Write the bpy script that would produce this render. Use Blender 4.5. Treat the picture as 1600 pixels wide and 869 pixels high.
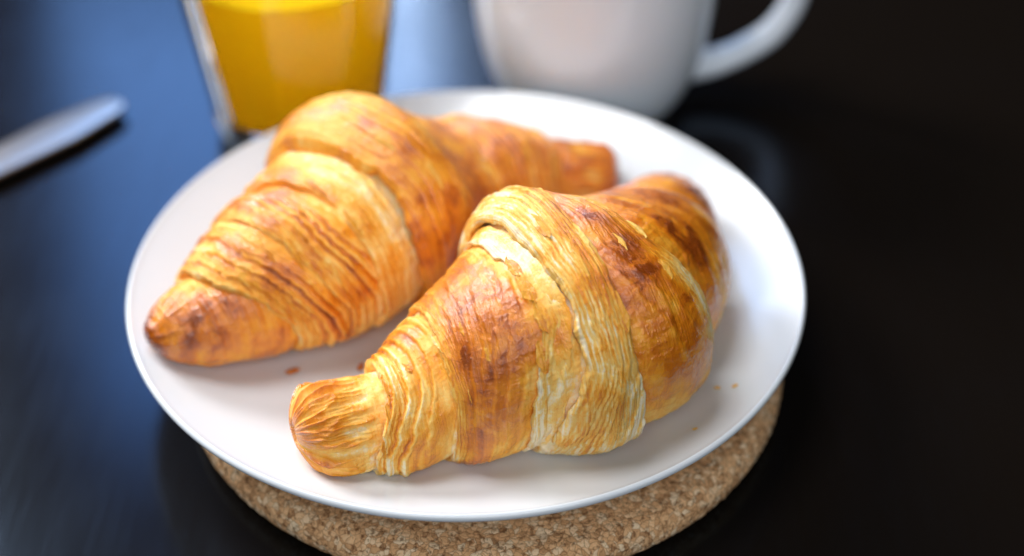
import bpy, bmesh, math, random
import numpy as np
from mathutils import Vector, Matrix

for o in list(bpy.data.objects):
    bpy.data.objects.remove(o)
SC = bpy.context.scene
COL = SC.collection
R = math.radians

# ------------------------------------------------------------------ camera
cam_d = bpy.data.cameras.new('camera')
cam = bpy.data.objects.new('camera', cam_d)
COL.objects.link(cam)
SC.camera = cam
cam_d.sensor_width = 36.0
cam_d.lens = 55.0
cam_d.clip_start = 0.01
cam_d.clip_end = 50.0
cam.location = (0.01465, -0.39943, 0.34852)
cam.rotation_euler = (R(90.0 - 38.687), R(0.0), 0.0)
cam_d.dof.use_dof = True
cam_d.dof.focus_distance = 0.439
cam_d.dof.aperture_fstop = 3.6
cam_d.dof.aperture_blades = 0

# ------------------------------------------------------------------ world
world = bpy.data.worlds.new('World')
SC.world = world
world.use_nodes = True
wb = world.node_tree.nodes['Background']
wb.inputs['Color'].default_value = (0.75, 0.68, 0.62, 1)
wb.inputs['Strength'].default_value = 0.02


def area(name, loc, target, sx, sy, power, color):
    d = bpy.data.lights.new(name, 'AREA')
    d.shape = 'RECTANGLE'
    d.size, d.size_y = sx, sy
    d.energy = power
    d.color = color
    o = bpy.data.objects.new(name, d)
    COL.objects.link(o)
    o.location = loc
    o.rotation_euler = (Vector(target) - Vector(loc)).to_track_quat('-Z', 'Y').to_euler()
    return o


# the window behind and to the left, mirrored by the dark table top
area('window_light', (-0.335, 1.452, 0.97), (-0.08, 0.10, 0.0), 0.54, 0.645, 6.6, (0.25, 0.50, 1.0))
# the bright gap between its curtains
area('window_gap_light', (-0.140, 1.55, 0.87), (-0.02, 0.10, 0.0), 0.045, 0.62, 1.8, (0.80, 0.90, 1.0))
# soft daylight from above, an added fill lamp at left, and the dimmer room in front
area('ceiling_light', (-0.36, 0.16, 1.38), (0.0, 0.0, 0.03), 0.70, 0.60, 15.0, (0.97, 0.985, 1.0))
area('side_fill_light', (-1.08, 0.84, 0.98), (0.0, 0.0, 0.03), 0.58, 0.58, 37.0, (0.97, 0.98, 1.0))
area('room_light', (0.1, -1.2, 1.0), (0.02, 0.0, 0.03), 1.4, 0.9, 13.8, (0.86, 0.93, 1.0))

SC.view_settings.view_transform = 'Standard'
SC.view_settings.look = 'None'
SC.view_settings.exposure = 0.0
SC.view_settings.gamma = 1.0
SC.view_settings.use_curve_mapping = False
SC.render.engine = 'CYCLES'
SC.cycles.use_denoising = True
SC.cycles.max_bounces = 32
SC.cycles.sample_clamp_indirect = 60.0
SC.cycles.diffuse_bounces = 16
SC.cycles.transmission_bounces = 24
SC.cycles.blur_glossy = 0.6


# ------------------------------------------------------------------ helpers
def link(name, me, mat=None, parent=None):
    o = bpy.data.objects.new(name, me)
    COL.objects.link(o)
    if mat is not None:
        me.materials.append(mat)
    if parent is not None:
        o.parent = parent
    return o


def tag(o, label=None, cat=None, group=None, kind=None):
    if label: o['label'] = label
    if cat: o['category'] = cat
    if group: o['group'] = group
    if kind: o['kind'] = kind
    return o


def empty(name, loc=(0, 0, 0)):
    o = bpy.data.objects.new(name, None)
    COL.objects.link(o)
    o.location = loc
    o.empty_display_size = 0.01
    return o


def grid_mesh(name, P, wrap_v=False, smooth=True, flip=False):
    """P: (nu, nv, 3) array of points -> quad mesh"""
    nu, nv = P.shape[:2]
    me = bpy.data.meshes.new(name)
    idx = np.arange(nu * nv).reshape(nu, nv)
    if wrap_v:
        j2 = np.roll(np.arange(nv), -1)
        a, b, c, d = idx[:-1], idx[1:], idx[1:][:, j2], idx[:-1][:, j2]
    else:
        a, b, c, d = idx[:-1, :-1], idx[1:, :-1], idx[1:, 1:], idx[:-1, 1:]
    q = np.stack([a, b, c, d], -1).reshape(-1, 4)
    if flip:
        q = q[:, ::-1]
    n = len(q)
    me.vertices.add(nu * nv)
    me.vertices.foreach_set('co', P.reshape(-1).astype(np.float32))
    me.loops.add(n * 4)
    me.loops.foreach_set('vertex_index', q.reshape(-1).astype(np.int32))
    me.polygons.add(n)
    me.polygons.foreach_set('loop_start', (np.arange(n) * 4).astype(np.int32))
    me.polygons.foreach_set('use_smooth', np.full(n, smooth))
    me.update(calc_edges=True)
    me.validate()
    return me, q


_rng = np.random.default_rng(11)
_perm = _rng.permutation(512).astype(np.int64)
_perm = np.concatenate([_perm, _perm, _perm])
_grad = _rng.normal(size=(512, 3))
_grad /= np.linalg.norm(_grad, axis=1)[:, None]


def noise(x, y, z=0.0):
    """gradient noise about -1..1, arrays"""
    x, y, z = np.broadcast_arrays(np.asarray(x, float), np.asarray(y, float), np.asarray(z, float))
    xi, yi, zi = np.floor(x), np.floor(y), np.floor(z)
    xf, yf, zf = x - xi, y - yi, z - zi
    xi, yi, zi = xi.astype(np.int64), yi.astype(np.int64), zi.astype(np.int64)
    f = lambda t: t * t * t * (t * (t * 6 - 15) + 10)
    u, v, w = f(xf), f(yf), f(zf)
    res = 0
    for dx in (0, 1):
        wx = u if dx else 1 - u
        for dy in (0, 1):
            wy = v if dy else 1 - v
            for dz in (0, 1):
                wz = w if dz else 1 - w
                h = _perm[(_perm[(_perm[(xi + dx) & 511] + yi + dy) & 511] + zi + dz) & 511]
                g = _grad[h]
                res = res + wx * wy * wz * (g[..., 0] * (xf - dx) + g[..., 1] * (yf - dy) + g[..., 2] * (zf - dz))
    return res * 1.7


def sstep(a, b, x):
    t = np.clip((x - a) / (b - a), 0, 1)
    return t * t * (3 - 2 * t)


class NT:
    """small node-tree builder"""
    def __init__(self, name):
        self.m = bpy.data.materials.new(name)
        self.m.use_nodes = True
        self.t = self.m.node_tree
        self.b = self.t.nodes['Principled BSDF']
        self.out = self.t.nodes['Material Output']

    def n(self, typ, **kw):
        x = self.t.nodes.new(typ)
        for k, v in kw.items():
            setattr(x, k, v)
        return x

    def l(self, a, b):
        self.t.links.new(a, b)

    def set(self, **kw):
        for k, v in kw.items():
            self.b.inputs[k.replace('_', ' ')].default_value = v

    def math(self, op, a, b=None, clamp=False):
        x = self.n('ShaderNodeMath', operation=op)
        x.use_clamp = clamp
        for i, v in enumerate((a, b)):
            if v is None: continue
            if isinstance(v, (int, float)): x.inputs[i].default_value = v
            else: self.l(v, x.inputs[i])
        return x.outputs[0]

    def noise(self, vec, scale, detail=4, rough=0.55, dist=0.0):
        x = self.n('ShaderNodeTexNoise')
        x.inputs['Scale'].default_value = scale
        x.inputs['Detail'].default_value = detail
        x.inputs['Roughness'].default_value = rough
        x.inputs['Distortion'].default_value = dist
        if vec is not None: self.l(vec, x.inputs['Vector'])
        return x.outputs['Fac']

    def ramp(self, fac, stops, interp='LINEAR'):
        x = self.n('ShaderNodeValToRGB')
        x.color_ramp.interpolation = interp
        e = x.color_ramp.elements
        while len(e) < len(stops): e.new(0.5)
        for k, (p, c) in enumerate(stops):
            e[k].position = p
            e[k].color = (*c, 1) if len(c) == 3 else c
        self.l(fac, x.inputs[0])
        return x.outputs[0]

    def mapping(self, vec, scale):
        x = self.n('ShaderNodeMapping')
        x.inputs['Scale'].default_value = scale
        self.l(vec, x.inputs['Vector'])
        return x.outputs[0]

    def bump(self, h, strength, dist, normal=None):
        x = self.n('ShaderNodeBump')
        x.inputs['Strength'].default_value = strength
        x.inputs['Distance'].default_value = dist
        self.l(h, x.inputs['Height'])
        if normal is not None: self.l(normal, x.inputs['Normal'])
        return x.outputs[0]


# ------------------------------------------------------------------ materials
def mat_table():
    N = NT('black_table_lacquer')
    tc = N.n('ShaderNodeTexCoord').outputs['Object']
    N.set(Base_Color=(0.0050, 0.0032, 0.0020, 1), Roughness=0.2, IOR=1.5)
    N.b.inputs['Specular Tint'].default_value = (0.32, 0.60, 1.0, 1)  # blue of the window light put into the reflection colour
    # faint wipe marks and hairline scratches
    big = N.noise(tc, 9.0, 3)
    fine = N.noise(N.mapping(tc, (240, 30, 1)), 1.0, 3)
    rg = N.math('ADD', N.math('MULTIPLY', big, 0.12), N.math('MULTIPLY', fine, 0.07))
    N.l(N.math('ADD', rg, 0.10), N.b.inputs['Roughness'])
    sc = N.noise(N.mapping(tc, (1400, 160, 1)), 1.0, 2)
    grain = N.noise(tc, 1800.0, 2)
    h = N.math('ADD', N.math('MULTIPLY', sc, 0.5), N.math('MULTIPLY', grain, 0.35))
    N.l(N.bump(h, 0.03, 0.0004), N.b.inputs['Normal'])
    return N.m


def mat_porcelain(name, col, rough):
    N = NT(name)
    tc = N.n('ShaderNodeTexCoord').outputs['Object']
    N.set(Base_Color=(*col, 1), Roughness=rough, IOR=1.5)
    v = N.noise(tc, 26.0, 3)
    N.l(N.math('ADD', N.math('MULTIPLY', v, 0.10), rough - 0.05), N.b.inputs['Roughness'])
    N.l(N.bump(N.noise(tc, 60.0, 2), 0.05, 0.0006), N.b.inputs['Normal'])
    N.b.inputs['Subsurface Weight'].default_value = 0.12
    N.b.inputs['Subsurface Radius'].default_value = (1.0, 0.9, 0.75)
    N.b.inputs['Subsurface Scale'].default_value = 0.002
    return N.m


def mat_cork():
    N = NT('pressed_cork')
    tc = N.n('ShaderNodeTexCoord').outputs['Object']
    ds = N.n('ShaderNodeVectorMath', operation='ADD')
    nz = N.n('ShaderNodeTexNoise')
    nz.inputs['Scale'].default_value = 260.0
    N.l(tc, nz.inputs['Vector'])
    sc = N.n('ShaderNodeVectorMath', operation='SCALE')
    N.l(nz.outputs['Color'], sc.inputs[0])
    sc.inputs['Scale'].default_value = 0.0032
    N.l(tc, ds.inputs[0]); N.l(sc.outputs[0], ds.inputs[1])
    vo = N.n('ShaderNodeTexVoronoi')
    vo.inputs['Scale'].default_value = 520.0
    vo.inputs['Randomness'].default_value = 1.0
    N.l(ds.outputs[0], vo.inputs['Vector'])
    v2 = N.n('ShaderNodeTexVoronoi', feature='DISTANCE_TO_EDGE')
    v2.inputs['Scale'].default_value = 520.0
    N.l(ds.outputs[0], v2.inputs['Vector'])
    sep = N.n('ShaderNodeSeparateColor')
    N.l(vo.outputs['Color'], sep.inputs[0])
    fine = N.noise(tc, 1300.0, 4, 0.65)
    pores = N.noise(tc, 520.0, 3, 0.6)
    f = N.math('ADD', N.math('MULTIPLY', sep.outputs[0], 0.62), N.math('MULTIPLY', fine, 0.5))
    c = N.ramp(f, [(0.10, (0.20, 0.10, 0.048)), (0.32, (0.68, 0.36, 0.16)), (0.58, (0.90, 0.53, 0.26)), (0.90, (0.97, 0.74, 0.48))])
    edge = N.ramp(v2.outputs['Distance'], [(0.0, (0.55, 0.48, 0.42)), (0.12, (1, 1, 1))])
    dark = N.ramp(pores, [(0.36, (0.30, 0.22, 0.16)), (0.47, (1, 1, 1))])
    m1 = N.n('ShaderNodeMix', data_type='RGBA', blend_type='MULTIPLY'); m1.inputs[0].default_value = 0.85
    N.l(c, m1.inputs[6]); N.l(edge, m1.inputs[7])
    m2 = N.n('ShaderNodeMix', data_type='RGBA', blend_type='MULTIPLY'); m2.inputs[0].default_value = 0.8
    N.l(m1.outputs[2], m2.inputs[6]); N.l(dark, m2.inputs[7])
    N.l(m2.outputs[2], N.b.inputs['Base Color'])
    N.set(Roughness=0.78)
    N.b.inputs['Specular IOR Level'].default_value = 0.3
    h = N.math('ADD', N.math('MULTIPLY', v2.outputs['Distance'], 0.5), N.math('MULTIPLY', fine, 0.8))
    h = N.math('ADD', h, N.math('MULTIPLY', pores, 0.8))
    N.l(N.bump(h, 0.55, 0.0011), N.b.inputs['Normal'])
    return N.m


def mat_pastry(name, gain, shift):
    N = NT(name)
    uv = N.n('ShaderNodeUVMap', uv_map='uv').outputs[0]      # in cm: x along the roll, y round it
    tc = N.n('ShaderNodeTexCoord').outputs['Object']
    bk = N.n('ShaderNodeAttribute', attribute_name='bake').outputs['Fac']
    lam = N.n('ShaderNodeAttribute', attribute_name='lam').outputs['Fac']
    fib = N.noise(N.mapping(uv, (11.0, 0.28, 1)), 1.0, 4, 0.55, 0.25)     # fibres running round the roll
    fib2 = N.noise(N.mapping(uv, (34.0, 0.8, 1)), 1.0, 3, 0.55, 0.2)
    mot = N.noise(tc, 420.0, 5, 0.62, 0.4)
    pat = N.noise(tc, 115.0, 6, 0.66, 0.9)
    spk = N.noise(tc, 1500.0, 3, 0.6)
    # the thin outer crust comes away in torn patches with a sharp edge
    torn = N.ramp(pat, [(0.47, (0, 0, 0)), (0.53, (1, 1, 1))])
    f = N.math('ADD', N.math('MULTIPLY', bk, gain), shift)
    sharp = N.ramp(fib, [(0.40, (0, 0, 0)), (0.60, (1, 1, 1))])
    wl = N.math('ADD', N.math('MULTIPLY', lam, 0.20), 0.02)
    f = N.math('ADD', f, N.math('MULTIPLY', N.math('SUBTRACT', sharp, 0.5), wl))
    f = N.math('ADD', f, N.math('MULTIPLY', N.math('SUBTRACT', fib2, 0.5), 0.10))
    f = N.math('ADD', f, N.math('MULTIPLY', N.math('SUBTRACT', mot, 0.5), 0.30))
    f = N.math('ADD', f, N.math('MULTIPLY', N.math('SUBTRACT', torn, 0.5), N.math('MULTIPLY', bk, 0.24)))
    f = N.math('ADD', f, N.math('MULTIPLY', N.math('SUBTRACT', pat, 0.5), 0.15))
    f = N.math('ADD', f, N.math('MULTIPLY', N.math('SUBTRACT', spk, 0.5), 0.20))
    c = N.ramp(f, [(0.0, (0.95, 0.80, 0.54)), (0.13, (0.94, 0.60, 0.17)), (0.33, (0.88, 0.37, 0.028)),
                   (0.52, (0.77, 0.245, 0.007)), (0.70, (0.61, 0.155, 0.004)), (0.88, (0.40, 0.082, 0.003)), (1.0, (0.25, 0.046, 0.003))])
    N.l(c, N.b.inputs['Base Color'])
    g = N.math('SUBTRACT', 0.60, N.math('MULTIPLY', f, 0.36))
    g = N.math('ADD', g, N.math('MULTIPLY', N.math('SUBTRACT', mot, 0.5), 0.35), True)
    N.l(g, N.b.inputs['Roughness'])
    N.set(IOR=1.45)
    N.b.inputs['Specular IOR Level'].default_value = 0.4
    N.b.inputs['Subsurface Weight'].default_value = 0.18
    N.b.inputs['Subsurface Radius'].default_value = (1.0, 0.42, 0.14)
    N.b.inputs['Subsurface Scale'].default_value = 0.0018
    cw = N.math('MULTIPLY', N.ramp(f, [(0.22, (0, 0, 0)), (0.48, (1, 1, 1))]), 1.0)
    N.l(cw, N.b.inputs['Coat Weight'])
    N.b.inputs['Coat Roughness'].default_value = 0.09
    # relief: blisters in the glaze, fibres, flakes
    bl = N.n('ShaderNodeTexVoronoi', feature='SMOOTH_F1')
    bl.inputs['Scale'].default_value = 480.0
    N.l(tc, bl.inputs['Vector'])
    hb = N.math('SUBTRACT', 1.0, bl.outputs['Distance'])
    h = N.math('ADD', N.math('MULTIPLY', hb, 0.20), N.math('MULTIPLY', mot, 0.22))
    h = N.math('ADD', h, N.math('MULTIPLY', spk, 0.18))
    h = N.math('ADD', h, N.math('MULTIPLY', torn, 0.05))
    h = N.math('ADD', h, N.math('MULTIPLY', N.math('MULTIPLY', fib, N.math('ADD', lam, 0.25)), 0.8))
    h = N.math('ADD', h, N.math('MULTIPLY', N.math('MULTIPLY', fib2, N.math('ADD', lam, 0.3)), 0.45))
    nb = N.bump(h, 0.85, 0.0012)
    N.l(nb, N.b.inputs['Normal'])
    # the egg wash has small bubbles of its own
    bub = N.n('ShaderNodeTexVoronoi', feature='SMOOTH_F1')
    bub.inputs['Scale'].default_value = 900.0
    bub.inputs['Randomness'].default_value = 1.0
    N.l(tc, bub.inputs['Vector'])
    hc = N.math('ADD', N.math('MULTIPLY', N.math('SUBTRACT', 1.0, bub.outputs['Distance']), 0.6), N.math('MULTIPLY', mot, 0.45))
    N.l(N.bump(hc, 0.6, 0.0006, nb), N.b.inputs['Coat Normal'])
    return N.m


def mat_glass():
    N = NT('clear_glass')
    N.set(Base_Color=(0.97, 0.99, 0.99, 1), Roughness=0.0, IOR=1.3)
    N.b.inputs['Transmission Weight'].default_value = 1.0
    return N.m


def mat_juice():
    N = NT('orange_juice_liquid')
    tc = N.n('ShaderNodeTexCoord').outputs['Object']
    n = N.noise(tc, 90.0, 3)
    col = N.ramp(n, [(0.3, (1.0, 0.66, 0.010)), (0.7, (1.0, 0.70, 0.014))])
    # cloudy liquid: part of the light is scattered back, part passes on through it
    df = N.n('ShaderNodeBsdfDiffuse'); tr = N.n('ShaderNodeBsdfTranslucent'); mx = N.n('ShaderNodeMixShader')
    N.l(col, df.inputs['Color']); N.l(col, tr.inputs['Color'])
    mx.inputs[0].default_value = 0.55
    N.l(df.outputs[0], mx.inputs[1]); N.l(tr.outputs[0], mx.inputs[2])
    N.l(mx.outputs[0], N.out.inputs['Surface'])
    return N.m


def mat_steel():
    N = NT('polished_steel')
    tc = N.n('ShaderNodeTexCoord').outputs['Object']
    N.set(Base_Color=(0.40, 0.365, 0.355, 1), Metallic=1.0, Roughness=0.2)
    v = N.noise(N.mapping(tc, (30, 900, 900)), 1.0, 3)
    N.l(N.math('ADD', N.math('MULTIPLY', v, 0.14), 0.24), N.b.inputs['Roughness'])
    return N.m


M_TABLE = mat_table()
M_PLATE = mat_porcelain('white_glazed_porcelain', (0.66, 0.685, 0.715), 0.13)
M_MUG = mat_porcelain('white_mug_glaze', (0.85, 0.89, 0.95), 0.13)
M_CORK = mat_cork()
M_FRONT = mat_pastry('baked_pastry_pale', 1.05, 0.05)
M_REAR = mat_pastry('baked_pastry_golden', 0.98, 0.10)
M_GLASS = mat_glass()
M_JUICE = mat_juice()
M_STEEL = mat_steel()


# ------------------------------------------------------------------ table
def build_table():
    bm = bmesh.new()
    bmesh.ops.create_cube(bm, size=1.0)
    bmesh.ops.scale(bm, vec=(1.7, 1.2, 0.03), verts=bm.verts)
    bmesh.ops.translate(bm, vec=(0.1, 0.15, -0.015), verts=bm.verts)
    bmesh.ops.bevel(bm, geom=bm.edges[:], offset=0.003, segments=3, affect='EDGES')
    me = bpy.data.meshes.new('table_top')
    bm.to_mesh(me); bm.free()
    tag(link('table_top', me, M_TABLE), kind='structure')


build_table()

# ------------------------------------------------------------------ lathe
def lathe(name, prof, seg, mat, parent=None, loc=(0, 0, 0), mod=None):
    prof = np.array(prof, float)
    th = np.linspace(0, 2 * np.pi, seg, endpoint=False)
    r = prof[:, 0][:, None] * np.ones(seg)
    z = prof[:, 1][:, None] * np.ones(seg)
    if mod is not None:
        r, z = mod(r, z, th[None, :] * np.ones_like(r))
    P = np.stack([r * np.cos(th), r * np.sin(th), z], -1)
    me, _ = grid_mesh(name, P, wrap_v=True, flip=True)
    o = link(name, me, mat, parent)
    o.location = loc
    return o


def smooth_prof(pts, n):
    pts = np.array(pts, float)
    e = np.vstack([2 * pts[0] - pts[1], pts, 2 * pts[-1] - pts[-2]])
    k = len(pts)
    t = np.linspace(0, k - 1 - 1e-9, n); i = t.astype(int); f = (t - i)[:, None]
    p0, p1, p2, p3 = e[i], e[i + 1], e[i + 2], e[i + 3]
    return .5 * ((2 * p1) + (-p0 + p2) * f + (2 * p0 - 5 * p1 + 4 * p2 - p3) * f ** 2 + (-p0 + 3 * p1 - 3 * p2 + p3) * f ** 3)


# ------------------------------------------------------------------ cork trivet
CORK_T = 0.012
def build_cork():
    rad, rd = 0.0975, 0.0058
    prof = [(0.0002, 0.0002)]
    for r in np.linspace(0.01, rad - rd, 12): prof.append((r, 0.0002))
    for a in np.linspace(-90, 90, 44)[1:]:
        prof.append((rad - rd + rd * math.cos(R(a)), CORK_T / 2 + CORK_T / 2 * math.sin(R(a))))
    for r in np.linspace(rad - rd, 0.03, 110)[1:]: prof.append((r, CORK_T))
    prof.append((0.0002, CORK_T))

    def mod(r, z, th):
        x, y = r * np.cos(th), r * np.sin(th)
        k = 1 / 0.0035
        d = noise(x * k, y * k, z * k) * 0.00022 + noise(x * k * 2.3, y * k * 2.3, z * k * 2.3) * 0.00015
        d += np.minimum(noise(x * k * 1.3 + 9, y * k * 1.3, z * k * 1.3) + 0.35, 0) * 0.0012
        m = sstep(0.02, 0.05, r) * (z > 0.001)
        side = sstep(rad - 0.008, rad - 0.001, r)
        top = sstep(CORK_T * 0.4, CORK_T, z)
        d = np.where(z > CORK_T * 0.98, np.minimum(d, 0), d)
        return r + d * m * side, z + d * m * top * (1 - side * 0.5)
    o = lathe('cork_trivet', prof, 900, M_CORK, loc=(0.0059, -0.0097, 0), mod=mod)
    tag(o, 'round brown cork trivet under the white plate', 'trivet')


build_cork()

# ------------------------------------------------------------------ plate
PZ = 0.0195
def plate_z(r):
    t = np.clip((np.asarray(r) - .066) / (.110 - .066), 0, 1)
    return PZ + .0145 * t ** 1.7


def build_plate():
    top = [(r, float(plate_z(r))) for r in np.linspace(0.0002, 0.1077, 70)]
    rim = []
    zc = float(plate_z(0.1080)) - 0.0012
    for a in np.linspace(80, -80, 10):
        rim.append((0.1078 + 0.0014 * math.cos(R(a)), zc + 0.0014 * math.sin(R(a))))
    under = [(r, float(plate_z(r)) - 0.0028 - 0.0012 * min(1, (0.1077 - r) / 0.03)) for r in np.linspace(0.1067, 0.064, 26)]
    foot = [(0.0632, 0.0136), (0.0622, 0.01215), (0.0602, 0.01215), (0.0592, 0.0136), (0.0585, PZ - 0.0038), (0.0002, PZ - 0.0038)]
    o = lathe('plate', (top + rim + under + foot)[::-1], 256, M_PLATE)
    tag(o, 'round white porcelain plate carrying both croissants', 'plate')


build_plate()

# ------------------------------------------------------------------ croissants
def crspline(pts, n):
    return smooth_prof(pts, n)


TH_KEYS = None
def theta_samples(n, lo=8, hi=222, share=0.8):
    """angles from -90 to 270 degrees, denser on the side that faces up and forward"""
    a = int(n * (1 - share) * (lo + 90) / ((lo + 90) + (270 - hi)))
    c = n - int(n * share) - a
    return np.concatenate([np.linspace(-90, lo, a, endpoint=False), np.linspace(lo, hi, int(n * share), endpoint=False), np.linspace(hi, 270, c)])


class Roll:
    def __init__(self, nodes, ext0, ext1, seed, caps=(0.009, 0.009)):
        nodes = np.array(nodes, float)
        self.k = len(nodes) - 1
        s = crspline(nodes, 2400)
        # run on a little past both end nodes
        self.t = np.linspace(0, self.k, 2400)
        d0 = (s[0, :2] - s[60, :2]); d0 /= np.linalg.norm(d0)
        d1 = (s[-1, :2] - s[-60, :2]); d1 /= np.linalg.norm(d1)
        e0 = np.repeat(s[:1], 80, 0); e1 = np.repeat(s[-1:], 80, 0)
        step = np.hypot(*(s[1, :2] - s[0, :2]))
        g0 = np.linspace(ext0, ext0 / 80, 80); g1 = np.linspace(ext1 / 80, ext1, 80)
        e0[:, :2] += d0 * g0[:, None]; e1[:, :2] += d1 * g1[:, None]
        dt0 = ext0 / 0.0165; dt1 = ext1 / 0.0165
        self.t = np.concatenate([-np.linspace(dt0, dt0 / 80, 80), self.t, self.k + np.linspace(dt1 / 80, dt1, 80)])
        s = np.vstack([e0, s, e1])
        self.s = s
        tx, ty = np.gradient(s[:, 0]), np.gradient(s[:, 1])
        ker = np.hanning(161); ker /= ker.sum()
        tx = np.convolve(np.pad(tx, 80, mode='edge'), ker, 'valid'); ty = np.convolve(np.pad(ty, 80, mode='edge'), ker, 'valid')
        L = np.hypot(tx, ty)
        self.nx, self.ny = -ty / L, tx / L
        self.arc = np.concatenate([[0], np.cumsum(np.hypot(np.diff(s[:, 0]), np.diff(s[:, 1])))])
        self.t0, self.t1 = self.t[0], self.t[-1]
        self.seed = seed
        self.built = []
        self.capL, self.capR = caps

    def at(self, t):
        f = lambda a: np.interp(t, self.t, a)
        s = self.s
        return f(s[:, 0]), f(s[:, 1]), f(s[:, 2]), f(s[:, 3]), f(s[:, 4]), f(self.nx), f(self.ny)

    def arc_at(self, t):
        return np.interp(t, self.t, self.arc)

    def surf(self, t, th, off, p=2.3):
        x, y, w, h, l, nx, ny = self.at(t)
        a = self.arc_at(t)
        d0 = np.clip(a / self.capL, 0, 1); d1 = np.clip((self.arc[-1] - a) / self.capR, 0, 1)
        cap = (1 - (1 - d0) ** p) ** (1 / p) * (1 - (1 - d1) ** p) ** (1 / p)
        w = np.maximum(w, 0.002); h = np.maximum(h, 0.002)
        c, s = np.cos(R(1) * th), np.sin(R(1) * th)
        cz = np.where(s > 0, .55 * s, -.45 * np.abs(s) ** .6)
        base = plate_z(np.hypot(x, y)) + l
        dn, dz = c / w, s / (0.5 * h)
        q = np.hypot(dn, dz); dn /= q; dz /= q
        lat = (w * c + off * dn) * cap
        X = x + nx * lat
        Y = y + ny * lat
        Z = base + .45 * h + (h * cz + off * dz) * cap
        floor = plate_z(np.hypot(X, Y)) + 0.0002
        Z = np.maximum(Z, floor)
        zr = (Z - base) / h
        return np.stack([X, Y, Z], -1), zr, w

    def circ(self, t, th):
        """length round the roll, metres"""
        w = self.at(t)[2]
        return w * R(1) * (th - 90) * 0.95


def edge_fn(pts, seed, amp=1.0):
    pts = sorted(pts, key=lambda q: q[1])
    tv = np.array([q[0] for q in pts]); av = np.array([q[1] for q in pts])

    def f(th):
        a = np.linspace(-120, 300, 421)
        v = np.interp(a, av, tv)
        ker = np.hanning(31); ker /= ker.sum()
        v = np.convolve(np.pad(v, 15, mode='edge'), ker, 'valid')
        e = np.interp(th, a, v)
        return e + amp * (0.075 * noise(th / 24.0, seed * 3.7) + 0.028 * noise(th / 6.0, seed * 5.1) + 0.010 * noise(th / 1.8, seed * 7.3))
    return f


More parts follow.
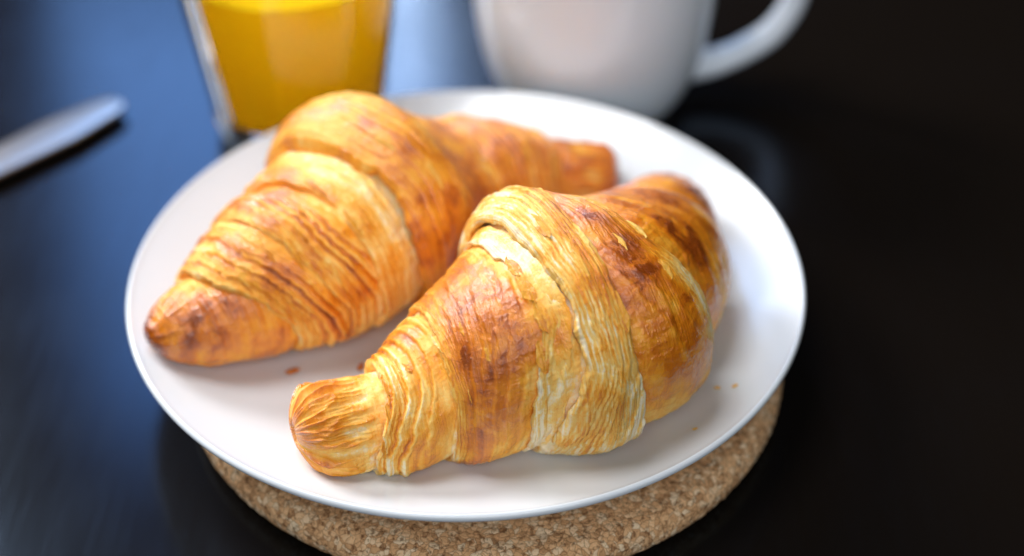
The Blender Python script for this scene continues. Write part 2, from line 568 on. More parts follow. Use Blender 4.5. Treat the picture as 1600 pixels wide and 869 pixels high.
def build_croissant(name, roll, layers, mat, spots, step_mm=0.27, nth=400, bias=0.0, scale_z=1.0):
    """layers: list of dicts; inner/outer are edge functions (or numbers) in roll parameter t"""
    root = empty(name)
    cx, cy = roll.s[:, 0].mean(), roll.s[:, 1].mean()
    root.location = (cx, cy, PZ)
    th = theta_samples(nth)
    for li, L in enumerate(layers):
        sd = roll.seed * 17.3 + li * 5.9
        e_in, e_out = L['inner'], L['outer']
        ti = e_in(th) if callable(e_in) else np.full(nth, float(e_in))
        to = e_out(th) if callable(e_out) else np.full(nth, float(e_out))
        both = L.get('both', False)              # middle layer: a lip on either side
        tip = L.get('tip', False)
        sgn = 1.0 if np.mean(to) > np.mean(ti) else -1.0
        if both:
            wid = np.maximum(to - ti, 0.03)
            mid = 0.5 * (to + ti)
            ti, to = mid - wid / 2, mid + wid / 2
        ov = 0.0 if both else 0.38
        t_start = ti - sgn * ov
        length = abs(roll.arc_at(np.median(to)) - roll.arc_at(np.median(t_start)))
        nu = max(24, int(length / (step_mm * 1e-3)))
        u = np.linspace(0, 1, nu)
        if tip:
            u = np.concatenate([u[:-1], 1 - (1 - u[-2]) * np.linspace(1, 0, 6)[1:]])
            nu = len(u)
        blunt = L.get('blunt', 0.0)
        if blunt:
            ae = (th - 90) * R(1) * 13.0 / L.get('pleat', 3.6)
            je = 1 - 2.2 * np.abs(noise(ae, 0.0, sd + 16))
            to = to + blunt * (1.6 - 0.8 * je) / 16.5
        T = t_start[None, :] + (to - t_start)[None, :] * u[:, None]
        TH = np.broadcast_to(th[None, :], T.shape)
        A = roll.arc_at(T)
        Bc = roll.circ(T, TH)
        a_out = roll.arc_at(to)[None, :]; a_in = roll.arc_at(ti)[None, :]
        d = np.abs(a_out - A) * 1e3                       # mm to the outer lip
        g = sgn * (A - a_in) * 1e3                        # mm from the lip of the layer above (negative: hidden)
        am, bmm = A * 1e3, Bc * 1e3
        if tip: d = d + 50
        bothd = np.minimum(d, np.abs(g)) if both else d
        # ---- relief (mm)
        stp, bul, lam = L.get('step', 1.5), L.get('bulge', 0.8), L.get('lam', 1.0)
        off = np.zeros_like(T)
        if both:
            off += bul * (1 - np.exp(-bothd / 5.0)) + L.get('raise', 0.4)
        else:
            off += -stp * np.exp(-np.maximum(g, 0) / L.get('decay', 5.0)) + bul * (1 - np.exp(-np.maximum(g, 0) / 6.0)) * (1 - 0.5 * np.exp(-d / 4.0))
        off += L.get('lipraise', 0.5) * np.exp(-bothd / 2.2) * (0.6 + 0.8 * noise(bmm / 13.0, sd + 3))
        off += 1.2 * noise(am / 18.0, bmm / 24.0, sd) + 0.24 * noise(am / 7.0, bmm / 11.0, sd + 1.3)
        # stacked sheet edges near the lip
        zone = L.get('zone', 7.0)
        wob = 1.6 * noise(bmm / 34.0, sd + 7, am / 40.0) + 0.25 * noise(bmm / 10.0, sd + 9, am / 20.0)
        lam_m = np.clip(0.75 + 0.9 * noise(bmm / 28.0, sd + 11), 0.1, 1.4) * lam
        kk = np.clip((zone + wob - bothd) / 1.25, 0, 20)
        fr = kk - np.floor(kk)
        stair = np.floor(kk) + sstep(0.0, 0.38, fr)
        stair = np.where(kk <= 0, 0, np.minimum(stair, 5.5))
        off += (-0.60 * stair + 0.47 * np.minimum(kk, 5.5)) * lam_m
        lamv = np.clip(sstep(zone + 2, zone - 3, bothd) * lam_m, 0, 1)
        # thin sheets overlapping like shingles, parallel to the lip
        rc = (d if not both else np.abs(g)) if not tip else am
        ph = rc / L.get('pitch', 3.4) + 0.9 * noise(bmm / 40.0, sd + 70, rc / 24.0) + 0.13 * noise(bmm / 12.0, sd + 71, rc / 14.0)
        pf = ph - np.floor(ph)
        sh = sstep(0.0, 0.16, pf) * (1 - pf) ** 0.8 * 1.35
        gate = np.clip(0.45 + 1.3 * noise(rc / 9.0, bmm / 45.0, sd + 72), 0, 1) * L.get('sheet', 0.6) * (0.0 if tip else 1.0)
        off += 1.25 * gate * (sh - 0.5)
        valley = gate * (np.exp(-(pf / 0.10) ** 2) + np.exp(-((pf - 1) / 0.16) ** 2))
        # fine ridges running round the roll
        hoop = noise(rc / 1.5 + 0.9 * noise(bmm / 22.0, sd + 2), bmm / 60.0, sd + 4)
        hoop2 = noise(rc / 0.75 + 0.5 * noise(bmm / 16.0, sd + 5), bmm / 40.0, sd + 6)
        inz = 0.0 if both else np.exp(-np.maximum(g, 0) / 6.0)
        hamp = np.clip(0.12 + 0.40 * np.clip(noise(am / 11.0, bmm / 22.0, sd + 8) + 0.1, 0, 1) + 0.24 * lamv + 0.28 * inz, 0, 0.75) * L.get('hoop', 1.0)
        off += hamp * (hoop + 0.5 * hoop2) * 1.2
        # a few torn sheet edges part-way
        for q in range(L.get('tears', 1)):
            pos = L.get('tearpos', [0.45, 0.7, 0.25])[q % 3]
            dq = (T - (ti + (to - ti) * pos)[None, :]) * sgn * 16.5 + 2.2 * noise(bmm / 19.0, sd + 21 + q) + 0.8 * noise(bmm / 6.0, sd + 25 + q)
            mq = np.clip(0.3 + 1.2 * noise(bmm / 24.0, sd + 31 + q), 0, 1)
            off += -0.75 * mq * sstep(-0.25, 0.25, dq) * np.exp(-np.maximum(dq, 0) / 3.5) + 0.22 * mq * np.exp(-np.maximum(-dq, 0) / 1.2) * (dq < 0)
            lamv = np.maximum(lamv, 0.7 * mq * np.exp(-np.abs(dq) / 2.2))
        # blisters
        bl = noise(am / 2.3, bmm / 2.6, sd + 12)
        off += 0.14 * np.clip(bl - 0.05, 0, 1) + 0.04 * noise(am / 1.2, bmm / 1.3, sd + 14)
        bk = np.full_like(T, L.get('bake', 0.55))
        if tip:
            # pleats running out to the end
            dend = np.abs(roll.arc_at(to)[None, :] - A) * 1e3
            ww = roll.at(T)[2]
            angp = (TH - 90) * R(1) * 13.0 / L.get('pleat', 3.6)
            pl = noise(angp + 0.35 * noise(am / 9.0, sd) * sstep(0, 8, dend) + 0.03 * dend, dend / 26.0, sd + 16)
            rid = 1 - 2.2 * np.abs(pl)
            pl2 = 1 - 2.2 * np.abs(noise(angp * 2.3 + 0.4 * noise(am / 5.0, sd + 1) + 0.05 * dend, am / 14.0, sd + 18))
            pa = L.get('pamp', 0.0) * sstep(26, 9, dend) * (0.6 + 0.4 * sstep(0, 5, dend))
            off += pa * (rid + 0.35 * pl2 - 0.3)
            bk += 0.30 * sstep(5, 0, dend) * L.get('endbake', 1.0) + 0.24 * np.clip(pa, 0, 1) * (rid + 0.4 * pl2 - 0.5)
        # ---- browning of the crust, with some shading and highlights painted in
        P, zr, w = roll.surf(T, TH, off * 1e-3)
        roll.built.append((T, TH, off, bk))
        bk += 0.20 * noise(am / 13.0, bmm / 14.0, sd + 40) + 0.15 * noise(am / 5.0, bmm / 7.0, sd + 41)
        bk += 0.09 * (hoop * hamp * 2.2) + 0.10 * np.clip(bl, 0, 1)
        bk += 0.20 * valley - 0.18 * gate * np.exp(-((pf - 0.22) / 0.11) ** 2) - 0.10 * gate * (sh - 0.5)  # shade painted into the sheet valleys, pale highlight along their raised edges
        bk -= L.get('lampale', 0.20) * lamv * (0.7 + 0.6 * (fr < 0.4))
        if not both:
            bk -= L.get('gap', 0.30) * np.exp(-np.maximum(g, 0) / L.get('gapd', 3.2))
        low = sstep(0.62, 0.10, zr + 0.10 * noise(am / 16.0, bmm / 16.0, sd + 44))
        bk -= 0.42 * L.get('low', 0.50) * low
        for (st, sth, rt, rth, amt) in spots:
            bk += amt * np.exp(-((T - st) / rt) ** 2 - ((TH - sth) / rth) ** 2) * (0.75 + 0.5 * noise(am / 6.0, bmm / 6.0, sd + 50))
        bk = 0.41 + (bk - 0.41) * 1.32
        bk = np.where(bk < 0.20, 0.20 + (bk - 0.20) * 0.6, bk)
        bk = np.clip(bk + bias, 0, 1)
        # ---- lips: roll the edge over and tuck it in
        rowsP, rowsB, rowsL, rowsU = [P], [bk], [lamv], [np.stack([A * 100, Bc * 100], -1)]

        def lip(end, direc, front):
            tt, oo = T[end], off[end]
            ps, bs = [], []
            r = L.get('thick', 0.8) * np.clip(L.get('lipbase', 0.6) + 1.2 * noise(th / 20.0, sd + 60), L.get('lipmin', 0.15), 1.6)
            for q in range(1, 7):
                ph = q / 6 * math.pi * 0.55
                dt = direc * r * 0.28 * math.sin(ph) / 16.5
                ps.append((tt + dt, oo - r * (1 - math.cos(ph))))
            for q in range(1, 4):
                ps.append((tt + direc * (r * 0.28 - L.get('tuck', 0.35) * q) / 16.5, oo - r - 0.9 * q))
            out = []
            for (t2, o2) in ps:
                p2, _, _ = roll.surf(t2, th, o2 * 1e-3)
                out.append(p2)
            return np.stack(out)
        if not tip:
            lp = lip(-1, sgn, False)
            rowsP.append(lp); n2 = len(lp)
            rowsB.append(np.repeat(bk[-1:] * L.get('lipbk', 0.5), n2, 0)); rowsL.append(np.repeat(lamv[-1:], n2, 0))
            uu = np.repeat(rowsU[0][-1:], n2, 0).copy(); uu[..., 0] += sgn * np.arange(1, n2 + 1)[:, None] * 0.03; rowsU.append(uu)
        if blunt:
            ring = P[-1]
            cen = ring[40:-40].mean(0); inw = P[-30].mean(0) - ring.mean(0); inw = inw / np.linalg.norm(inw)
            rows = []
            for q in np.linspace(0, 1, 9)[1:]:
                rows.append(cen + (ring - cen) * (1 - q) + inw * 0.0022 * math.sin(q * math.pi / 2) + np.array([0, 0, 0.0]))
            rows = np.stack(rows); n2 = len(rows)
            rowsP.append(rows); rowsB.append(np.repeat(bk[-1:], n2, 0)); rowsL.append(np.repeat(lamv[-1:], n2, 0)); rowsU.append(np.repeat(rowsU[0][-1:], n2, 0))
        if both:
            lp = lip(0, -sgn, True)[::-1]
            n2 = len(lp)
            rowsP.insert(0, lp)
            rowsB.insert(0, np.repeat(bk[:1] * L.get('lipbk', 0.5), n2, 0)); rowsL.insert(0, np.repeat(lamv[:1], n2, 0))
            uu = np.repeat(rowsU[0][:1], n2, 0).copy(); uu[..., 0] -= sgn * np.arange(n2, 0, -1)[:, None] * 0.03; rowsU.insert(0, uu)
        P = np.concatenate(rowsP); bk = np.concatenate(rowsB); lv = np.concatenate(rowsL); UV = np.concatenate(rowsU)
        P = P - np.array([cx, cy, PZ])
        nm = 'tip' if tip else 'pastry_layer'
        me, q = grid_mesh(nm, P, flip=(sgn > 0))
        at = me.attributes.new('bake', 'FLOAT', 'POINT'); at.data.foreach_set('value', bk.reshape(-1).astype(np.float32))
        at = me.attributes.new('lam', 'FLOAT', 'POINT'); at.data.foreach_set('value', lv.reshape(-1).astype(np.float32))
        uvl = me.uv_layers.new(name='uv')
        li_ = np.empty(len(me.loops), np.int32); me.loops.foreach_get('vertex_index', li_)
        UV = UV.reshape(-1, 2) + np.array([li * 7.3, li * 3.1])
        uvl.data.foreach_set('uv', UV[li_].reshape(-1).astype(np.float32))
        link(nm, me, mat, root)
    return root


A_NODES = [[-0.04564, -0.07862, 0.0122, 0.0222, 0.0], [-0.03212, -0.07327, 0.0145, 0.0250, 0.0],
           [-0.01884, -0.06853, 0.01819, 0.03087, 0.0], [-0.00634, -0.06121, 0.02328, 0.04284, 0.0],
           [0.0093, -0.05535, 0.03093, 0.05606, 0.0], [0.02313, -0.04768, 0.04026, 0.06781, 0.0],
           [0.03675, -0.03927, 0.03976, 0.06621, 0.0], [0.04634, -0.02566, 0.03201, 0.05723, 0.0],
           [0.05479, -0.00788, 0.0269, 0.04766, 0.0], [0.06118, 0.01064, 0.02215, 0.03754, 0.0],
           [0.06572, 0.02801, 0.01691, 0.02769, 0.0], [0.06856, 0.04367, 0.01165, 0.01763, 0.0]]
B_NODES = [[-0.0938, -0.0385, 0.0080, 0.0130, 0.0], [-0.0805, -0.0290, 0.0168, 0.0285, 0.0],
           [-0.06664, -0.01768, 0.02426, 0.04172, 0.0008], [-0.05526, -0.00775, 0.03134, 0.04482, 0.0],
           [-0.04369, 0.00285, 0.03354, 0.04964, 0.0], [-0.03437, 0.01595, 0.03486, 0.05699, 0.0009],
           [-0.02444, 0.02839, 0.03739, 0.056, 0.0004], [-0.01037, 0.03984, 0.02937, 0.04126, 0.0],
           [0.00523, 0.05098, 0.02271, 0.03363, 0.0], [0.02105, 0.0581, 0.01631, 0.02664, 0.0004],
           [0.03627, 0.06186, 0.0118, 0.0190, 0.0], [0.05050, 0.06500, 0.0078, 0.0130, 0.0]]

rollA = Roll(A_NODES, 0.0025, 0.004, 1, (0.0120, 0.010))
eAc = edge_fn([(4.5, 30), (4.55, 76), (4.65, 100), (4.73, 120), (4.70, 146), (4.62, 162), (4.5, 174), (4.25, 190), (4.2, 230)], 1)
eA2 = edge_fn([(4.2, 30), (4.18, 80), (4.30, 100), (4.25, 122), (4.15, 140), (4.05, 160), (3.95, 190)], 2)
eA3 = edge_fn([(2.95, 60), (2.90, 84), (2.82, 110), (2.68, 130), (2.64, 150), (2.58, 185)], 3)
eA4 = edge_fn([(1.68, 60), (1.72, 100), (1.70, 122), (1.58, 142), (1.33, 178), (1.3, 200)], 4, 0.8)
rA1 = edge_fn([(5.5, 40), (5.38, 86), (5.42, 110), (5.46, 130), (5.50, 160), (5.52, 184)], 5)
rA2 = edge_fn([(6.4, 40), (6.3, 86), (6.28, 112), (6.4, 130), (6.65, 152), (6.8, 180)], 6)
rA3 = edge_fn([(8.0, 60), (8.5, 92), (8.8, 115), (8.7, 142), (8.6, 180)], 7)
layersA = [
    dict(inner=eA4, outer=rollA.t0, tip=True, step=2.4, bulge=0.3, pamp=2.1, blunt=0.35, endbake=0.6, pleat=3.6, bake=0.22, low=0.10, lam=0, hoop=0.25, gap=0.25, tears=0),
    dict(inner=eA3, outer=eA4, step=1.9, bulge=0.9, bake=0.42, sheet=0.8, hoop=0.8, lam=1.1, zone=6, low=0.25, tears=1, thick=1.6, lipbase=0.8, lipmin=0.4, lipraise=1.0, tuck=0.6, lampale=0.28),
    dict(inner=eA2, outer=eA3, step=2.2, bulge=2.2, bake=0.54, lam=0.9, zone=4, low=0.50, tears=2, sheet=0.32, hoop=0.5, thick=1.1, lipbase=0.8, lipraise=1.0, tuck=0.5),
    dict(inner=eAc, outer=eA2, step=3.8, bulge=0.3, bake=0.36, sheet=0.2, hoop=0.5, lam=1.0, zone=3, low=0.40, gap=0.42, thick=0.8, lipbase=0.9, lipmin=0.4, lipraise=1.6, tuck=0.7),
    dict(inner=eAc, outer=rA1, both=True, bulge=1.4, bake=0.42, sheet=0.45, hoop=0.8, lam=1.35, zone=10, low=0.42, thick=2.6, lipbase=0.8, lipmin=0.35, lipraise=0.6, tears=0, tuck=0.75, lampale=0.27, **{'raise': 1.3}),
    dict(inner=rA1, outer=rA2, step=3.2, bulge=2.3, thick=1.9, tuck=0.6, bake=0.52, sheet=0.28, hoop=0.6, lam=0.8, zone=6, lampale=0.38, low=0.60, gap=0.1, tears=1),
    dict(inner=rA2, outer=rA3, step=7.5, decay=7.0, bulge=2.6, thick=1.4, bake=0.50, sheet=0.15, hoop=0.5, lam=0.7, zone=4, lampale=0.30, low=0.40, gap=-0.1, tears=1),
    dict(inner=rA3, outer=rollA.t1, tip=True, step=5.5, decay=6.0, bulge=1.2, pamp=0.3, bake=0.54, low=0.4, lam=0, gap=0.15, tears=0),
]
spotsA = [(5.1, 150, 0.4, 30, 0.14), (4.3, 140, 0.3, 25, 0.08), (5.0, 82, 0.3, 22, -0.15), (4.48, 88, 0.28, 24, -0.42), (3.3, 125, 0.55, 28, 0.22), (6.0, 128, 0.42, 22, 0.26), (5.22, 92, 0.22, 26, 0.30), (5.3, 130, 0.15, 30, 0.16), (7.6, 120, 0.8, 30, 0.12),
          (3.9, 70, 0.35, 25, -0.25), (6.55, 155, 0.35, 30, -0.38), (4.3, 165, 0.4, 18, -0.1), (6.5, 95, 0.25, 30, -0.22)]
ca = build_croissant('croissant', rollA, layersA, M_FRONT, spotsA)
tag(ca, 'front croissant with pale flaky folds and dark glazed patches, nearest on the plate', 'croissant', 'croissants on the plate')

rollB = Roll(B_NODES, 0.003, 0.002, 2, (0.009, 0.005))
eBc = edge_fn([(4.5, 40), (4.40, 92), (4.45, 110), (4.40, 126), (4.35, 144), (4.25, 158), (4.27, 172), (4.45, 190), (4.5, 215)], 11)
rB1 = edge_fn([(5.8, 40), (5.9, 90), (5.95, 106), (6.2, 122), (6.1, 138), (5.65, 158), (5.40, 174), (5.05, 188), (4.6, 200), (4.53, 215)], 12, 0.7)
eB2 = edge_fn([(3.1, 50), (3.45, 78), (3.6, 98), (3.65, 124), (3.65, 150), (3.7, 190)], 13)
eB3 = edge_fn([(1.95, 60), (2.15, 94), (2.35, 118), (2.65, 150), (2.95, 182)], 14)
eB4 = edge_fn([(0.95, 70), (1.10, 102), (1.40, 130), (1.70, 160), (2.1, 190)], 15)
rB2 = edge_fn([(7.4, 60), (7.5, 100), (7.4, 140), (7.3, 180)], 16)
rB3 = edge_fn([(9.3, 70), (9.45, 100), (9.55, 130), (9.5, 170)], 17)
layersB = [
    dict(inner=eB4, outer=rollB.t0, tip=True, step=2.0, bulge=0.5, pamp=0.35, pleat=4.5, bake=0.50, low=0.15, lam=0, gap=0.15, tears=0),
    dict(inner=eB3, outer=eB4, step=1.6, thick=1.5, lipbase=0.8, lipmin=0.3, tuck=0.5, bulge=0.8, bake=0.49, lam=1.3, zone=8, low=0.20, lampale=0.16, tears=2, hoop=1.2, sheet=1.2),
    dict(inner=eB2, outer=eB3, step=1.8, thick=1.5, lipbase=0.8, lipmin=0.3, tuck=0.5, bulge=1.2, bake=0.49, lam=1.2, zone=8, low=0.25, lampale=0.16, tears=2, hoop=1.2, sheet=1.2),
    dict(inner=eBc, outer=eB2, thick=1.6, lipbase=0.8, lipmin=0.3, tuck=0.5, step=3.6, bulge=1.6, bake=0.46, sheet=0.6, hoop=0.8, lam=0.9, zone=5, low=0.30, lampale=0.18, gap=0.60, gapd=5.5, decay=7.0),
    dict(inner=eBc, outer=rB1, both=True, bulge=1.6, bake=0.45, lam=0.8, zone=5, low=0.05, thick=3.4, lipbase=0.9, lipmin=0.6, tears=0, lampale=0.14, sheet=0.5, hoop=1.0, lipbk=0.9, **{'raise': 2.2}),
    dict(inner=rB1, outer=rB2, step=6.5, decay=8.0, bulge=1.6, bake=0.50, lam=0.8, zone=5, low=0.30, gap=0.1),
    dict(inner=rB2, outer=rB3, step=2.2, bulge=1.7, thick=1.6, lipbase=0.8, bake=0.46, lam=1.2, zone=7, low=0.30, gap=0.1, hoop=1.2, sheet=1.1),
    dict(inner=rB3, outer=rollB.t1, tip=True, step=3.6, bulge=0.5, pamp=1.1, blunt=0.5, bake=0.46, low=0.2, lam=0, gap=0.1, tears=0),
]
spotsB = [(5.5, 80, 1.0, 30, -0.20), (3.9, 80, 0.8, 26, -0.14), (1.1, 78, 0.6, 26, -0.26), (4.9, 160, 0.55, 32, 0.0), (6.6, 140, 0.5, 35, 0.10), (5.2, 95, 0.5, 30, -0.15), (1.0, 120, 0.6, 30, 0.12), (3.2, 75, 0.5, 15, 0.15), (0.6, 95, 0.4, 25, -0.2)]  # pale spots near the top paint in the sheen of light from above
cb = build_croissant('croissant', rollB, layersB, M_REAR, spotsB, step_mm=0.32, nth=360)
tag(cb, 'rear golden croissant with a tongue of dough folded over its middle, beside the juice', 'croissant', 'croissants on the plate')



# ------------------------------------------------------------------ lifted flakes of crust
def add_flakes(root, roll, spots, mat, seed):
    """thin curled shards of crust, each rooted in its layer on the inner side and lifted on the outer side"""
    rg = np.random.default_rng(seed)
    org = np.array(root.location)
    for (li, t0, th0, dt, dth, lift) in spots:
        T, TH, off, _ = roll.built[li]
        k = ((T - t0) * 16.5) ** 2 + ((TH - th0) * 0.6) ** 2
        i, j = np.unravel_index(k.argmin(), k.shape)
        t0, base = T[i, j], off[i, j]
        outer = 1.0 if T[-1, j] > T[0, j] else -1.0
        nu, nv = 10, 26
        u = np.linspace(-1, 1, nu)[:, None] * np.ones(nv); v = np.linspace(-1, 1, nv)[None, :] * np.ones((nu, 1))
        sd = rg.uniform(0, 90)
        wob = 1 + 0.35 * noise(v * 2.2, sd) + 0.18 * noise(v * 6.0, sd + 3)
        span = np.sqrt(np.clip(1 - np.abs(v) ** 2.4, 0, 1)) * wob
        tt = t0 + outer * dt * np.where(u > 0, u * span, u * 0.8 * np.sqrt(np.clip(1 - v ** 2, 0, 1)))
        hh = th0 + dth * v + 2.0 * dt * u * rg.uniform(-8, 8)
        prof = -0.35 + (lift + 0.3) * ((u + 1) / 2) ** 1.6 * (0.55 + 0.45 * (1 - v ** 2)) + 0.12 * noise(v * 3, u * 2, sd + 5)
        top = roll.surf(tt, hh, (base + prof) * 1e-3)[0]
        bot = roll.surf(tt, hh, (base + prof - 0.16) * 1e-3)[0]
        P = np.concatenate([top, bot[::-1], top[:1]]) - org
        me, q = grid_mesh('flake', P, flip=(outer > 0))
        n = len(me.vertices)
        bb = np.concatenate([0.42 - 0.20 * (u + 1) / 2, (0.30 + 0 * u), (0.42 + 0 * u)[:1]]) + 0.15 * rg.uniform(-1, 1)
        at = me.attributes.new('bake', 'FLOAT', 'POINT'); at.data.foreach_set('value', np.clip(bb, 0, 1).reshape(-1).astype(np.float32))
        at = me.attributes.new('lam', 'FLOAT', 'POINT'); at.data.foreach_set('value', np.full(n, 0.4, np.float32))
        uvl = me.uv_layers.new(name='uv')
        U = np.stack([tt * 1.65, hh * 0.06], -1); U = np.concatenate([U, U[::-1], U[:1]]).reshape(-1, 2)
        ix = np.empty(len(me.loops), np.int32); me.loops.foreach_get('vertex_index', ix)
        uvl.data.foreach_set('uv', U[ix].reshape(-1).astype(np.float32))
        link('flake', me, mat, root)


add_flakes(ca, rollA, [
    (3, 4.26, 98, 0.10, 7, 1.5), (3, 4.24, 112, 0.11, 8, 1.7), (3, 4.17, 128, 0.09, 8, 1.3), (3, 4.08, 146, 0.08, 9, 1.0),
    (2, 3.55, 132, 0.07, 5, 0.8), (2, 3.25, 112, 0.06, 5, 0.7), (2, 2.80, 106, 0.08, 9, 1.2), (2, 2.68, 140, 0.08, 11, 1.1), (2, 3.05, 150, 0.06, 6, 0.7),
    (1, 2.20, 98, 0.07, 8, 0.8), (1, 1.74, 104, 0.08, 12, 1.2), (1, 1.66, 134, 0.08, 12, 1.2), (1, 1.45, 166, 0.08, 10, 1.2),
    (4, 4.86, 92, 0.08, 8, 0.9), (4, 5.05, 118, 0.06, 7, 0.7), (4, 5.38, 104, 0.06, 7, 0.8), (4, 5.40, 140, 0.07, 9, 1.0),
    (5, 5.85, 112, 0.06, 5, 0.8), (5, 6.10, 132, 0.06, 5, 0.8), (5, 6.25, 110, 0.07, 6, 0.9)], M_FRONT, 3)
add_flakes(cb, rollB, [
    (1, 2.05, 118, 0.08, 9, 1.0), (1, 1.55, 120, 0.08, 12, 1.2), (2, 2.75, 112, 0.08, 10, 1.0), (2, 2.45, 122, 0.09, 12, 1.2), (2, 3.10, 96, 0.07, 9, 0.9),
    (3, 3.66, 92, 0.09, 9, 1.2), (3, 3.70, 126, 0.09, 10, 1.2), (4, 4.80, 112, 0.07, 8, 0.8), (4, 5.20, 100, 0.06, 7, 0.7), (4, 5.10, 140, 0.07, 8, 0.8),
    (6, 8.60, 110, 0.10, 12, 1.0), (6, 9.30, 112, 0.12, 16, 1.4)], M_REAR, 4)


# ------------------------------------------------------------------ crumbs
def crumb(x, y, size, ang, seed, label, mat):
    rg = random.Random(seed)
    bm = bmesh.new()
    bmesh.ops.create_icosphere(bm, subdivisions=2, radius=1.0)
    for v in bm.verts:
        k = 1 + 0.35 * rg.uniform(-1, 1)
        v.co = Vector((v.co.x * size * 0.5 * k, v.co.y * size * 0.28 * k, v.co.z * size * 0.16 * k))
    lo = min(v.co.z for v in bm.verts)
    bmesh.ops.translate(bm, vec=(0, 0, -lo), verts=bm.verts)
    me = bpy.data.meshes.new('crumb')
    bm.to_mesh(me); bm.free()
    at = me.attributes.new('bake', 'FLOAT', 'POINT'); at.data.foreach_set('value', [0.58 if size > 0.003 else 0.22] * len(me.vertices))
    me.uv_layers.new(name='uv')
    o = link('crumb', me, mat)
    o.location = (x, y, float(plate_z(math.hypot(x, y))) + 0.0001)
    o.rotation_euler = (0, 0, ang)
    tag(o, label, 'crumb', 'crumbs on the plate')


# px (457,583) (563,575) (1120,608) (1148,606) (1085,672)
CR = [(-0.0540, -0.0362, 0.0040, 0.5, 'brown flake on the bare plate between the two left croissant tips'),
      (-0.0329, -0.0341, 0.0034, 1.2, 'small flake lying against the front croissant near its narrow neck'),
      (0.0769, -0.0496, 0.0019, 0.1, 'tiny pale crumb on the plate right of the front croissant, nearer to it'),
      (0.0820, -0.0509, 0.0019, 0.6, 'tiny crumb on the plate right of the front croissant, nearer the rim'),
      (0.0681, -0.0699, 0.0016, 0.3, 'tiny crumb on the plate below the right end of the front croissant')]
for i, (x, y, s, a, lb) in enumerate(CR):
    crumb(x, y, s, a, i, lb, M_FRONT)


# ------------------------------------------------------------------ glass of juice
GLX, GLY = -0.0705, 0.1360
def facet(r, z, th, n=9, amt=1.0, z0=0.0):
    seg = 2 * math.pi / n
    a = np.mod(th + 0.25, seg) - seg / 2
    k = math.cos(seg / 2) / np.cos(a)            # flat-sided polygon, corners at radius 1
    k = 0.35 + 0.65 * (k / k.max())
    m = amt * sstep(0.008, 0.016, z - z0) * sstep(0.090, 0.080, z - z0)
    return r * (1 + m * (k - 1) * 0.75)


def build_glass():
    def outer(z): return 0.0328 + (0.0460 - 0.0328) * (z / 0.09) ** 0.95
    H = 0.100
    prof = [(0.0002, 0.0015), (0.024, 0.0013), (0.029, 0.0003), (0.0312, 0.0006), (0.0325, 0.0025)]
    for z in np.linspace(0.005, H - 0.001, 40): prof.append((outer(z), z))
    prof += [(outer(H) - 0.0006, H), (outer(H) - 0.0016, H - 0.0004)]
    for z in np.linspace(H - 0.003, 0.0145, 36): prof.append((outer(z) - 0.0026, z))
    prof += [(outer(0.011) - 0.0064, 0.0115), (0.018, 0.0102), (0.0002, 0.0100)]
    g = lathe('juice_glass', prof, 216, M_GLASS, loc=(GLX, GLY, 0.0002), mod=lambda r, z, th: (np.where(r > 0.024, facet(r, z, th), r), z))
    tag(g, 'faceted clear glass tumbler standing behind the plate on the left', 'glass')
    # the juice fills the inside, a hair off the wall
    top = 0.0740
    pr = [(0.0002, 0.0103), (0.018, 0.0105), (outer(0.011) - 0.0068, 0.0119)]
    for z in np.linspace(0.0145, top - 0.0006, 34): pr.append((outer(z) - 0.0028, z))
    pr += [(outer(top) - 0.0029, top + 0.0003), (outer(top) - 0.0050, top), (0.0002, top)]
    j = lathe('orange_juice', pr, 216, M_JUICE, loc=(GLX, GLY, 0.0002), mod=lambda r, z, th: (np.where((r > 0.024) & (z < top - 0.0003), facet(r, z, th), r), z))
    tag(j, 'cloudy yellow orange juice filling the tumbler', 'juice')


build_glass()

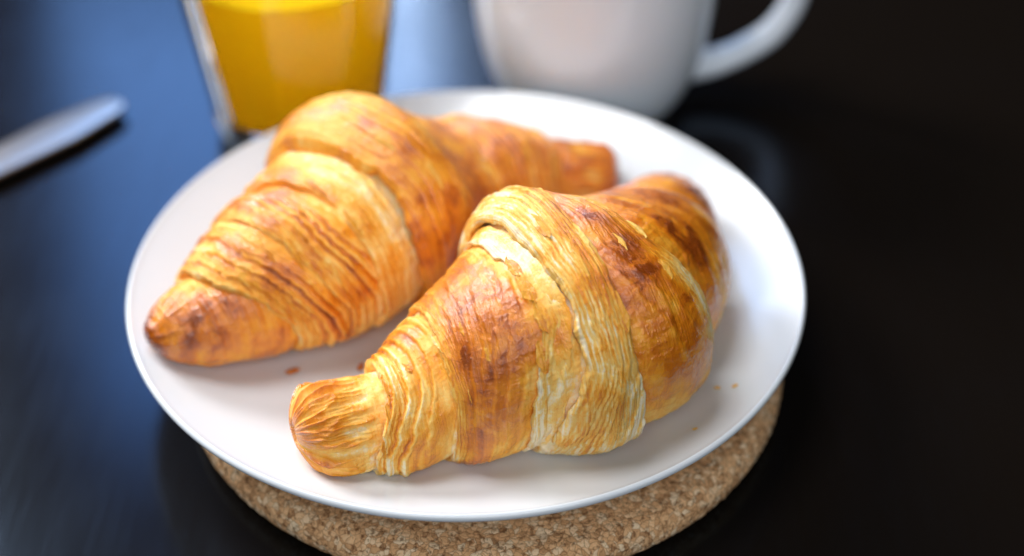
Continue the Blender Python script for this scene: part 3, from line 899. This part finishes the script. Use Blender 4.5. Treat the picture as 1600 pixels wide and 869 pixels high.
# ------------------------------------------------------------------ mug
MX, MY = 0.0470, 0.1550
def build_mug():
    root = empty('mug', (MX, MY, 0.0))
    H = 0.092
    outp = smooth_prof([(0.0300, 0.0004), (0.0345, 0.0040), (0.0395, 0.0120), (0.0438, 0.0240), (0.0468, 0.0400), (0.0486, 0.0600), (0.0495, 0.0780), (0.0498, H)], 60)
    prof = [(0.0002, 0.0016), (0.0265, 0.0016), (0.0280, 0.0003)] + [tuple(p) for p in outp]
    prof += [(0.0492, H + 0.0012), (0.0480, H + 0.0010), (0.0470, H - 0.001)]
    inn = outp[::-1] - np.array([0.0034, 0]); inn = inn[(inn[:, 1] > 0.007) & (inn[:, 1] < H - 0.002)]
    prof += [tuple(p) for p in inn] + [(0.030, 0.0055), (0.0002, 0.0048)]
    lathe('body', prof, 160, M_MUG, root)
    # handle
    path = smooth_prof([(0.0385, 0.0125), (0.0520, 0.0140), (0.0640, 0.0185), (0.0760, 0.0270), (0.0835, 0.0420), (0.0835, 0.0610), (0.0770, 0.0720), (0.0640, 0.0785), (0.0520, 0.0790), (0.0465, 0.0785)], 90)
    tn = np.gradient(path, axis=0); tn /= np.linalg.norm(tn, axis=1)[:, None]
    nr = np.stack([-tn[:, 1], tn[:, 0]], -1)
    ph = np.linspace(0, 2 * np.pi, 28, endpoint=False)
    sx = np.interp(np.arange(90), [0, 14, 45, 76, 89], [0.0066, 0.0050, 0.0046, 0.0048, 0.0062])
    sy = np.interp(np.arange(90), [0, 14, 45, 76, 89], [0.0085, 0.0068, 0.0062, 0.0066, 0.0080])
    X = path[:, 0][:, None] + nr[:, 0][:, None] * sx[:, None] * np.cos(ph)
    Z = path[:, 1][:, None] + nr[:, 1][:, None] * sx[:, None] * np.cos(ph)
    Y = sy[:, None] * np.sin(ph)
    me, _ = grid_mesh('handle', np.stack([X, Y, Z], -1), wrap_v=True, flip=True)
    h = link('handle', me, M_MUG, root)
    h.rotation_euler = (0, 0, R(8))
    tag(root, 'white ceramic mug with a curved handle standing behind the plate', 'mug')


build_mug()

# ------------------------------------------------------------------ knife
def build_knife():
    tipx, tipy = -0.1455, 0.1470
    root = empty('table_knife', (tipx, tipy, 0.0))
    root.rotation_euler = (0, 0, math.atan2(-0.052, -0.046))
    def bar(name, xs, ws, ts, zc, y0):
        ph = np.linspace(0, 2 * np.pi, 32, endpoint=False)
        c, s = np.cos(ph), np.sin(ph)
        cc = np.sign(c) * np.abs(c) ** 0.75; ss = np.sign(s) * np.abs(s) ** 0.4
        n = 80
        x = np.interp(np.linspace(0, 1, n), np.linspace(0, 1, len(xs)), xs)
        w = np.interp(x, xs, ws); t = np.interp(x, xs, ts); z = np.interp(x, xs, zc); yy = np.interp(x, xs, y0)
        P = np.stack([np.repeat(x[:, None], 32, 1), yy[:, None] + w[:, None] * cc, z[:, None] + 0.0013 + t[:, None] * ss + 0.06 * w[:, None] * cc], -1)
        me, _ = grid_mesh(name, P, wrap_v=True)
        return link(name, me, M_STEEL, root)
    bar('handle', [0, 0.0012, 0.004, 0.010, 0.030, 0.065, 0.095], [0.0002, 0.0043, 0.0066, 0.0083, 0.0108, 0.0095, 0.0060],
        [0.0002, 0.0010, 0.0014, 0.0016, 0.0018, 0.0019, 0.0022], [0.0030, 0.0030, 0.0029, 0.0027, 0.0025, 0.0026, 0.0030], [0] * 7)
    bar('blade', [0.0945, 0.100, 0.120, 0.170, 0.195, 0.203], [0.0055, 0.0075, 0.0100, 0.0105, 0.0070, 0.0003],
        [0.0030, 0.0013, 0.0011, 0.0009, 0.0006, 0.0001], [0.0043, 0.0035, 0.0025, 0.0018, 0.0014, 0.0012], [0, 0.001, 0.002, 0.002, 0.004, 0.008])
    tag(root, 'shiny steel table knife lying on the dark table left of the glass', 'knife')


build_knife()
